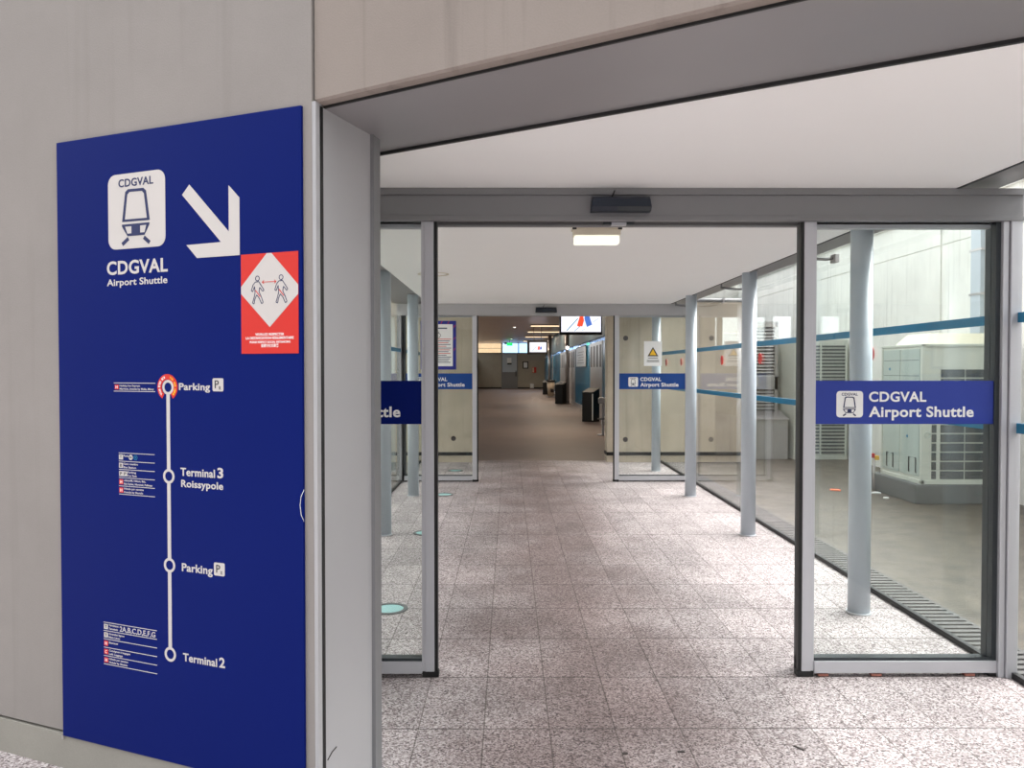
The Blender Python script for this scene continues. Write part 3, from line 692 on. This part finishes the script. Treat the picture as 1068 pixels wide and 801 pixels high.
# door motion sensors
def sensor(x, Y, label):
    t = thing('motion_sensor', label, 'door sensor', (x, Y, 2.508))
    pr = [(0, .075), (-.045, .077), (-.062, .062), (-.072, .020), (-.058, .0), (0, 0)]
    hm = MB().prism(pr, -.158, .158, 'x')
    for v in hm.bm.verts: v.co.x *= 1.0 - .045 * max(0, (v.co.z - .02) / .057)
    hm.build('housing', 'navy_plastic', t)
    lab(MB().prism([(-.063, .001), (-.0735, .020), (-.0745, .019), (-.060, -.002)], -.02, .155, 'x').build('window_strip', 'dark', t), 'glossy grey sensing window')
    q = MB(); q.tube([(-.045, -.004, .070), (-.040, -.012, .090), (-.030, -.012, .112), (-.026, -.004, .122)], .004); q.build('cable', 'black', t)
    return t
sensor(.590, 4.118, 'black sensor bar mounted mid header above the near doorway')
sensor(.545, 11.378, 'small black sensor bar on the header of the far doorway')
t = thing('door_sensor_bracket', 'dark sensor plate under the rear edge of the near door header', 'door sensor', (.595, 4.20, 2.490))
MB().box(-.085, .085, -.02, .02, -.032, 0, bev=.004).build('housing', 'dark', t); MB().box(-.04, .04, -.024, .0, -.036, -.020).build('cover', 'alu', t)

# glass clamps at the pane joints
for y, nm in ((6.45, 'small steel glass clamp arm right of the near right leaf column'), (8.85, 'small steel glass clamp arm between the second and third right columns'), (11.27, 'small steel glass clamp arm beside the far door header')):
    t = thing('glass_clamp', nm, 'bracket', (2.73, y, 2.60), group='clamps holding the right glass wall')
    MB().tube([(-.29, 0, .012), (-.2, 0, .0), (-.08, 0, -.006), (-.02, 0, 0)], .012).build('arm', 'alu_dark', t)
    MB().box(-.02, .016, -.05, .05, -.035, .035, bev=.004).build('plate', 'steel', t)
    MB().cyl((-.29, 0, .0), (-.29, 0, .06), .010).build('hanger_rod', 'alu_dark', t)

# ------------------------------------------------------------------ notices on the far doors
t = MB().box(2.002, 2.268, 11.414, 11.4172, 1.722, 2.090).build('warning_notice', 'paper'); tag(t, 'white sheet with yellow warning triangle taped to far right leaf', 'notice')
tri = [(2.055, 1.865), (2.215, 1.865), (2.135, 2.005)]
tr = MB().prism(tri, 11.4128, 11.414).build('triangle', 'ink_black', t)
MB().prism([(2.083, 1.882), (2.187, 1.882), (2.135, 1.972)], 11.4118, 11.4128).build('triangle_fill', 'yellow', tr)
for xa, xb, za, zb in ((2.06, 2.21, 1.835, 1.845), (2.045, 2.225, 1.800, 1.809), (2.045, 2.225, 1.782, 1.790)): MB().box(xa, xb, 11.413, 11.414, za, zb).build('print_line', 'ink_black', t)
px0, px1, pz0, pz1 = -1.312, -.785, 1.668, 2.390
t = MB().box(px0, px1, 11.405, 11.4172, pz0, pz1).build('framed_poster', 'poster_blue'); tag(t, 'white poster with blue border and red ticks on far left leaf', 'poster')
MB().box(px0 + .05, px1 - .05, 11.4035, 11.405, pz0 + .05, pz1 - .05).build('sheet', 'paper', t)
for x, z in ((-1.0, pz1 - .025), (-.90, pz1 - .025), (-.81, pz1 - .08), (-.81, pz1 - .26), (-.81, pz1 - .42), (-1.12, pz1 - .025), (-1.22, pz1 - .025)): MB().bar2((x - .012, z - .018), (x + .012, z + .018), .008, 11.4036, 11.405).build('red_tick', 'red', t)
pc = (px0 + px1) / 2
q = MB().ring(pc, 2.175, .036, .030, 11.4022, 11.4035, seg=24); q.bar2((pc, 2.205), (pc + .012, 2.232), .006, 11.4022, 11.4035); q.build('apple_outline', 'ink_black', t)
z = 2.115
for i in range(14):
    wv = (.19, .17, .15, .18, .12)[i % 5]; rd = i % 4 in (0, 2) and i < 10
    MB().box(pc - wv, pc + wv, 11.4022, 11.4035, z, z + .009).build('print_line', 'red' if rd else 'ink', t); z -= .0265
MB().box(pc - .13, pc + .13, 11.4022, 11.4035, 2.272, 2.288).build('print_line', 'ink', t)

# ------------------------------------------------------------------ right yard equipment
tag(MB().box(5.10, 6.39, 9.60, 10.85, -.02, .225, bev=.01).build('equipment_pad', 'pad'), 'speckled grey concrete pad under the large ivory condenser unit', 'concrete pad')
t = thing('condenser_unit', 'large ivory air conditioning unit on a concrete pad outside the right glass', 'air conditioner', (5.76, 9.62, .226))
H_ = 1.755
q = MB(); q.box(-.575, .60, .02, 1.04, .03, H_, bev=.006); q.box(-.585, .61, .0, 1.05, 0, .05, bev=.004); q.box(-.585, .61, .0, 1.05, H_ - .02, H_ + .012, bev=.004)
q.box(-.585, -.545, .0, .03, .0, H_); q.box(-.585, -.545, 1.02, 1.05, .0, H_); q.build('casing', 'ac', t)
sp_ = MB(); sp_.box(-.582, -.574, .06, .52, .09, H_ - .05, bev=.002); sp_.box(-.582, -.574, .55, 1.0, .09, H_ - .05, bev=.002); sp_ = sp_.build('side_panel', 'ac_side', t)
for y0, z0 in ((.12, .13), (.70, .13)):
    MB().tube([(-.584, y0, z0), (-.592, y0, z0 + .01), (-.592, y0, z0 + .19), (-.592, y0 + .17, z0 + .19), (-.592, y0 + .17, z0 + .01), (-.584, y0 + .17, z0)], .007).build('handle', 'black', sp_)
for y0, z0 in ((.35, .58), (.82, 1.45)): lab(MB().ring(y0, z0, .02, .0005, -.585, -.582, axis='x', seg=18).build('blue_dot', 'teal', sp_), 'small blue dot sticker')
q = MB()
for z in (1.36, 1.56): q.box(-.5835, -.582, .08, .98, z, z + .006)
q.build('panel_seam', 'dark', sp_)
gr = MB()
for (xa, xb) in ((-.445, -.390), (-.335, -.040), (-.022, .27), (.288, .57)):
    for i in range(12):
        z0 = .065 + i * .1165
        if xa == -.445 and i > 7: continue
        gr.box(xa, xb, .010, .030, z0, z0 + .098)
lab(gr.build('coil_grille', 'mesh_dark', t), 'dark fin grille behind a white grid')
MB().ring(-.50, .62, .040, .032, .012, .022, seg=24).build('round_badge', 'ac_side', t)
hd = MB(); bm_ = hd.bm
lo = [(-.46, .12), (.56, .12), (.56, .94), (-.46, .94)]; hi = [(-.36, .26), (.50, .26), (.50, .80), (-.36, .80)]
A = [bm_.verts.new((x, y, H_ + .012)) for x, y in lo]; Bv = [bm_.verts.new((x, y, H_ + .155)) for x, y in hi]
bm_.faces.new(A[::-1]); bm_.faces.new(Bv)
for i in range(4): bm_.faces.new((A[i], A[(i + 1) % 4], Bv[(i + 1) % 4], Bv[i]))
lab(hd.build('fan_hood', 'beige', t), 'beige sloping hood on top')
# louvred cabinets further back
t = thing('louvre_cabinet', 'grey louvred ventilation cabinet in the yard behind the second right column', 'ventilation cabinet', (4.80, 15.0, -.02))
q = MB(); q.box(-.56, .45, .06, .9, 0, 2.62); q.box(-.56, .45, .0, .06, 2.52, 2.62); q.box(-.56, -.50, 0, .06, 0, 2.62); q.box(.39, .45, 0, .06, 0, 2.62); q.box(-.56, .45, 0, .06, 1.30, 1.55); q.build('casing', 'louvre', t)
q = MB()
for i in range(38):
    z = .08 + i * .064
    if 1.26 < z < 1.55: continue
    q.prism([(.008, z), (.014, z), (.05, z + .04), (.044, z + .04)], -.50, .39, 'x')
q.build('louvre_blades', 'louvre', t)
MB().box(-.50, .39, .054, .062, .05, 2.52).build('backing', 'slot', t)
t = thing('metal_box', 'low grey sheet metal box with sloping lid before the louvred cabinet', 'equipment box', (4.95, 14.45, -.02))
MB().prism([(0, 0), (.5, 0), (.5, .86), (0, .74)], -.38, .30, 'x').build('body', 'louvre', t); MB().prism([(-.02, .74), (.5, .865), (.5, .885), (-.02, .76)], -.40, .32, 'x').build('lid', 'steel', t)
t = thing('vent_housing', 'pale slatted equipment housing farther back, left of the ivory unit', 'ventilation cabinet', (5.78, 14.3, -.02))
MB().box(-.45, .55, .05, 1.0, 0, 2.25, bev=.01).build('casing', 'ac', t)
q = MB()
for i in range(32):
    z = .12 + i * .064; q.box(-.40, .50, .03, .05, z, z + .030)
q.build('slats', 'mesh_dark', t)
q = MB(); q.box(-.42, -.39, .02, .05, .08, 2.2); q.box(.02, .05, .02, .05, .08, 2.2); q.box(.49, .52, .02, .05, .08, 2.2); q.build('grid_bars', 'ac', t)
# drain cover along the glass
q = MB(); q.box(2.76, 2.785, 1.0, 13.75, -.03, .012); q.box(3.03, 3.055, 1.0, 13.75, -.03, .005); q.box(2.785, 3.03, 1.0, 13.75, -.05, -.018)
y = 1.02
while y < 13.7: q.box(2.785, 3.03, y, y + .045, -.025, .006); y += .075
tag(q.build('drain_grate', 'grate'), 'long slotted grey drain cover running outside along the right glass', 'drain')
# pale steel duct up the yard wall
t = thing('wall_duct', 'pale blue steel duct rising behind the ivory air conditioner', 'duct', (6.40, 10.46, 1.98))
MB().box(-.06, 0, -.11, .11, 0, 2.02, bev=.006).build('channel', 'steel_col', t)
for z in (.1, .7, 1.3, 1.9):
    MB().box(-.065, 0, -.14, .14, z, z + .03).build('strap', 'steel', t)
# pipe on the corridor end wall, outside
t = thing('wall_pipe', 'horizontal grey pipe along the top of the concrete wall outside', 'pipe', (3.5, 13.72, 2.90))
MB().tube([(-.6, 0, 0), (.0, 0, 0), (.7, 0, 0)], .035).build('pipe_run', 'alu_dark', t)
for x in (-.4, .3): MB().box(x, x + .03, -.04, .08, -.045, .045).build('pipe_clip', 'steel', t)
# valve with red and yellow handle, beside the unit
t = thing('valve', 'small red and yellow tap handle low beside the ivory unit', 'valve', (5.05, 10.6, -.02))
MB().tube([(0, 0, 0), (0, 0, .25), (0, 0, .48)], .016).build('pipe', 'steel', t)
MB().box(-.07, .0, -.03, .03, .47, .53, bev=.008).build('red_handle', 'red', t); MB().box(.0, .06, -.03, .03, .44, .50, bev=.008).build('yellow_handle', 'yellow', t)
def scrap(x, y, m, label, s=.05):
    q = MB(); n = 7
    pts = [(x + s * random.uniform(.6, 1.2) * math.cos(2 * math.pi * i / n), y + s * random.uniform(.5, 1.1) * math.sin(2 * math.pi * i / n)) for i in range(n)]
    q.prism(pts, -.02, -.006, 'z'); o = q.build('litter_scrap', m)
    o.location.z = 0
    return tag(o, label, 'litter', 'scraps lying in the yard')
scrap(4.55, 10.70, 'orange', 'orange scrap on the yard ground left of the first right column', .10)
scrap(5.02, 10.45, 'white', 'white scrap at the back corner of the concrete pad', .07)
scrap(4.95, 10.05, 'white', 'white scrap lying in front of the pad corner', .05)
scrap(3.60, 11.4, 'white', 'white scrap on the yard ground seen right of the second column', .05)
scrap(3.62, 9.4, 'white', 'white scrap on the yard ground close to the near right leaf stile', .05)

# dark chips on the tiles in the foreground
for x, y, a, ln, lb in ((.505, 3.315, .2, .012, 'short dark chip on the tiles, leftmost at the bottom edge'), (.752, 3.33, .05, .015, 'short dark chip on the tiles, middle of three at the bottom edge'), (1.28, 3.36, -.9, .026, 'thin dark twig on the tiles, rightmost at the bottom edge')):
    q = MB().box(-ln, ln, -.006, .006, 0, .004, bev=.0015); o = q.build('floor_chip', 'scuff', loc=(x, y, 0), rz=a); tag(o, lb, 'chip', 'dark chips on the floor')

# ------------------------------------------------------------------ far hall furnishing
def screen(loc, w, h, z0, full, label):
    t = thing('hanging_screen', label, 'screen', loc); mg = .05 if full else 0
    MB().box(-w / 2 - mg, w / 2 + mg, 0, .08, z0 - mg, z0 + h + mg, bev=.008).build('bezel', 'black', t)
    bx = w * (.10 if full else .055); sx0, sx1, sz0, sz1 = -w / 2 + bx * .8, w / 2 - bx * .5, z0 + .065, z0 + h - .04
    sc = MB().box(sx0, sx1, -.004, 0, sz0, sz1).build('display', 'screen', t)
    Wd, Hd = sx1 - sx0, sz1 - sz0; f = lambda u, v: (sx0 + Wd * u, sz0 + Hd * v)
    ya, yb = -.006, -.004
    if full: rp = [(.48, .25), (.60, .22), (.62, .55), (.56, .62), (.50, .55)]; bp_ = [(.62, .25), (.74, .28), (.74, .5), (.70, .60), (.63, .52)]
    else: rp = [(.395, .28), (.45, .24), (.50, .26), (.53, .24), (.575, .52), (.55, .75), (.47, .75)]; bp_ = [(.58, .62), (.645, .22), (.70, .27), (.78, .33), (.74, .55), (.71, .75), (.60, .75)]
    MB().prism([f(*p) for p in rp], ya, yb).build('red_figure', 'screen_red', sc); MB().prism([f(*p) for p in bp_], ya, yb).build('blue_figure', 'screen_blue', sc)
    for p_, q_, k_ in ((f(.14, .06), f(.42, .62), .022), (f(.33, .03), f(.47, .25), .015), (f(.80, .45), f(.94, .62), .010), (f(.52, .05), f(.60, .15), .010)):
        MB().bar2(p_, q_, Wd * k_, ya, yb).build('diagonal_line', 'screen_teal', sc)
    for x in (-w * .2, w * .2): MB().tube([(x, .04, z0 + h), (x, .04, (z0 + h + 3.91) / 2), (x, .04, 3.91)], .015).build('hanger_rod', 'alu_dark', t)
    return t
screen((1.628, 17.5, 0), .97, .60, 2.456, False, 'large lit screen hanging just inside the hall opening')
screen((1.50, 40.5, 0), 1.0, .615, 2.508, True, 'small looking lit screen hanging deep in the hall')

def bin_(x, y, rz, label, white_edge, h=1.05, w=.40):
    t = thing('waste_bin', label, 'bin', (x, y, 0), rz, 'black bins along the hall wall')
    MB().prism([(-w / 2, 0), (w / 2, 0), (w / 2, h), (-w / 2, h - .13)], -w / 2, w / 2, 'x').build('body', 'black', t)
    MB().prism([(-w / 2 - .01, h - .135), (w / 2 + .01, h), (w / 2 + .01, h + .02), (-w / 2 - .01, h - .11)], -w / 2 - .01, w / 2 + .01, 'x').build('lid', 'black', t)
    if white_edge: lab(MB().box(w / 2 - .03, w / 2 + .004, -w / 2 - .004, -w / 2 + .02, .05, h - .16).build('edge_strip', 'white', t), 'pale upright edge strip')
    else:
        for zz in (.2, .5): MB().box(-w * .3, w * .3, -w / 2 + .05 + zz * .3, -w / 2 + .12 + zz * .3, h - .10 + zz * .12, h - .06 + zz * .12).build('slot_label', 'alu', t)
    return t
bin_(2.615, 24.6, math.radians(-38), 'black bin with sloping lid nearest in the hall, by the steel panel', True)
bin_(2.50, 37.2, math.radians(-35), 'black bin with pale lid stripes at the foot of the hall column', False)
bin_(2.42, 51.0, math.radians(-20), 'low black bin farthest back, left of the bag bin', False, .92, .30)
t = thing('bag_bin', 'black rimmed bin with a pale hanging bag, between two black bins', 'bin', (2.50, 46.0, 0))
MB().cyl((0, 0, .04), (0, 0, .94), .17, .25, 28).build('bag', 'bag', t); MB().cyl((0, 0, .93), (0, 0, 1.03), .29, .27, 28).build('lid', 'black', t)
MB().cyl((0, 0, 0), (0, 0, .05), .30, .30, 28).build('base_plate', 'alu_dark', t)
q = MB().tube([(.12, -.2, .3), (.10, -.23, .45), (.02, -.24, .5), (.03, -.22, .3)], .06); lab(q.build('rubbish', 'scuff', t), 'dark rubbish showing through the bag')
t = thing('sanitiser_stand', 'slim grey hand sanitiser post half hidden behind the concrete pillar', 'dispenser', (2.385, 19.5, 0))
MB().cyl((0, 0, 0), (0, 0, .02), .15).build('base', 'alu', t); MB().box(-.03, .03, -.02, .02, .02, .82, bev=.006).build('post', 'alu', t)
MB().box(-.12, .06, -.06, .05, .80, .95, bev=.02).build('dispenser_head', 'alu', t); MB().box(-.14, .05, -.08, .04, .40, .43).build('drip_tray', 'alu_dark', t)
for x, y, r, lb in ((2.84, 37.6, .10, 'grey hall column behind the bin with pale lid stripes'), (2.74, 51.6, .13, 'grey hall column farthest back, above the bag bin')):
    t = thing('hall_column', lb, 'column', (x, y, 0)); MB().cyl((0, 0, 0), (0, 0, 3.92), r, seg=28).build('shaft', 'steel', t); MB().cyl((0, 0, 0), (0, 0, .12), r * 1.15, seg=28).build('foot_collar', 'alu_dark', t)
    if y < 40: lab(MB().cyl((0, -r - .05, 2.72), (0, -r, 2.72), .05, .07, 20).build('lamp', 'spot', t), 'small lit round lamp')
t = thing('hall_banner', 'pale printed panel leaning out from the teal hall wall', 'poster', (3.0, 32.2, 0))
MB().box(-.02, .02, -2.0, 2.0, 1.78, 2.58, bev=.004).build('board', 'alu', t)
q = MB()
for i in range(5): q.box(-.026, -.02, -1.4 + (i % 2) * .2, 1.4 - (i % 3) * .3, 1.92 + i * .11, 1.95 + i * .11)
q.build('print_lines', 'alu_dark', t); MB().box(-.03, .03, -2.05, 2.05, 2.58, 2.62).build('top_rail', 'dark', t)
# end wall fittings
d = structure(MB().box(-.66, .745, 66.38, 66.45, 0, 3.05).build('door_1', 'alu_dark'))
lab(MB().box(-.58, .665, 66.36, 66.38, 1.42, 2.98).build('upper_glass', 'steel_col', d), 'pale reflecting upper panel'); MB().box(-.58, .665, 66.36, 66.38, .05, 1.36).build('lower_panel', 'alu_dark', d)  # pale colour stands for the bluish reflection on the upper panel
MB().box(.55, .62, 66.28, 66.36, 1.05, 1.55, bev=.01).build('handle', 'black', d)
q = MB().box(-.18, .20, 66.24, 66.36, 2.2, 2.65, bev=.02).build('wall_lamp', 'white'); q['kind'] = 'thing'; tag(q, 'white box with black foot fixed high on the end door', 'dispenser')  # plain white box fixed to the end door
MB().box(-.16, .22, 66.22, 66.36, 2.08, 2.2).build('black_foot', 'black', q)
t = MB().box(1.16, 1.66, 66.40, 66.45, 1.72, 2.34).build('wall_picture', 'black'); tag(t, 'black framed notice on the end wall beside the steel door', 'picture'); MB().box(1.25, 1.57, 66.39, 66.40, 1.80, 2.26).build('sheet', 'paper', t)
t = MB().box(2.0, 2.34, 66.3, 66.45, 1.36, 1.84, bev=.02).build('fire_alarm_box', 'red'); tag(t, 'small red alarm box on the end wall below the black framed notice', 'alarm box'); MB().box(2.02, 2.14, 66.28, 66.3, 1.40, 1.80).build('cover', 'beige', t)
t = MB().box(1.80, 2.14, 66.2, 66.41, .02, .42, bev=.02).build('floor_box', 'alu'); tag(t, 'pale box on the floor against the end wall', 'box'); MB().box(1.84, 2.1, 66.18, 66.2, .08, .36).build('cover', 'white', t)
t = thing('exit_sign', 'small green exit sign hanging under the hall ceiling', 'exit sign', (.04, 60, 3.50))
MB().box(-.22, .22, -.03, .03, 0, .24, bev=.01).build('sign_box', 'exit', t); MB().box(-.40, -.22, -.03, .03, .12, .26, bev=.01).build('lamp_head', 'black', t); MB().box(-.02, .02, -.02, .02, .24, .42).build('hanger', 'black', t)
for x, y, lb in ((.28, 41.0, 'tiny lit ceiling spot nearer in the hall'), (.17, 56.2, 'tiny lit ceiling spot deeper in the hall')):
    t = thing('ceiling_spot', lb, 'ceiling spot', (x, y, 3.92), group='small spots in the hall ceiling')
    MB().ring(0, 0, .12, .09, -.02, .0, axis='z').build('trim_ring', 'steel', t); MB().cyl((0, 0, -.015), (0, 0, -.002), .09, seg=24).build('lens', 'spot', t)
for i, y in enumerate((20.5, 29.5, 39.2, 45.5, 52.6, 60.5)):  # glowing strips stand in for warm reflections on the ceiling slats
    lb = ['warm strip light across the hall ceiling above the nearest screen', 'warm strip light across the hall ceiling beyond the near screen', 'warm strip light across the hall ceiling, topmost bright band left of the near screen', 'warm strip light across the hall ceiling, second bright band down', 'warm strip light across the hall ceiling, third bright band down', 'warm strip light across the hall ceiling nearest the end wall'][i]
    t = thing('strip_light', lb, 'ceiling light', (2.05, y, 3.905), group='warm strip lights across the hall ceiling')
    MB().box(-.98, .98, -.40, .40, -.03, 0, bev=.008).build('tray', 'alu_dark', t); MB().box(-.94, .94, -.36, .36, -.05, -.03, bev=.01).build('diffuser', 'warm', t)
    l = bpy.data.lights.new('strip_glow', 'AREA'); l.shape = 'RECTANGLE'; l.size = 1.7; l.size_y = .2; l.energy = HALL_W; l.color = (1, .82, .62)  # fill lamp added under each strip
    lo = bpy.data.objects.new('strip_glow', l); COL.objects.link(lo); lo.parent = t; lo.location = (0, 0, -.09)
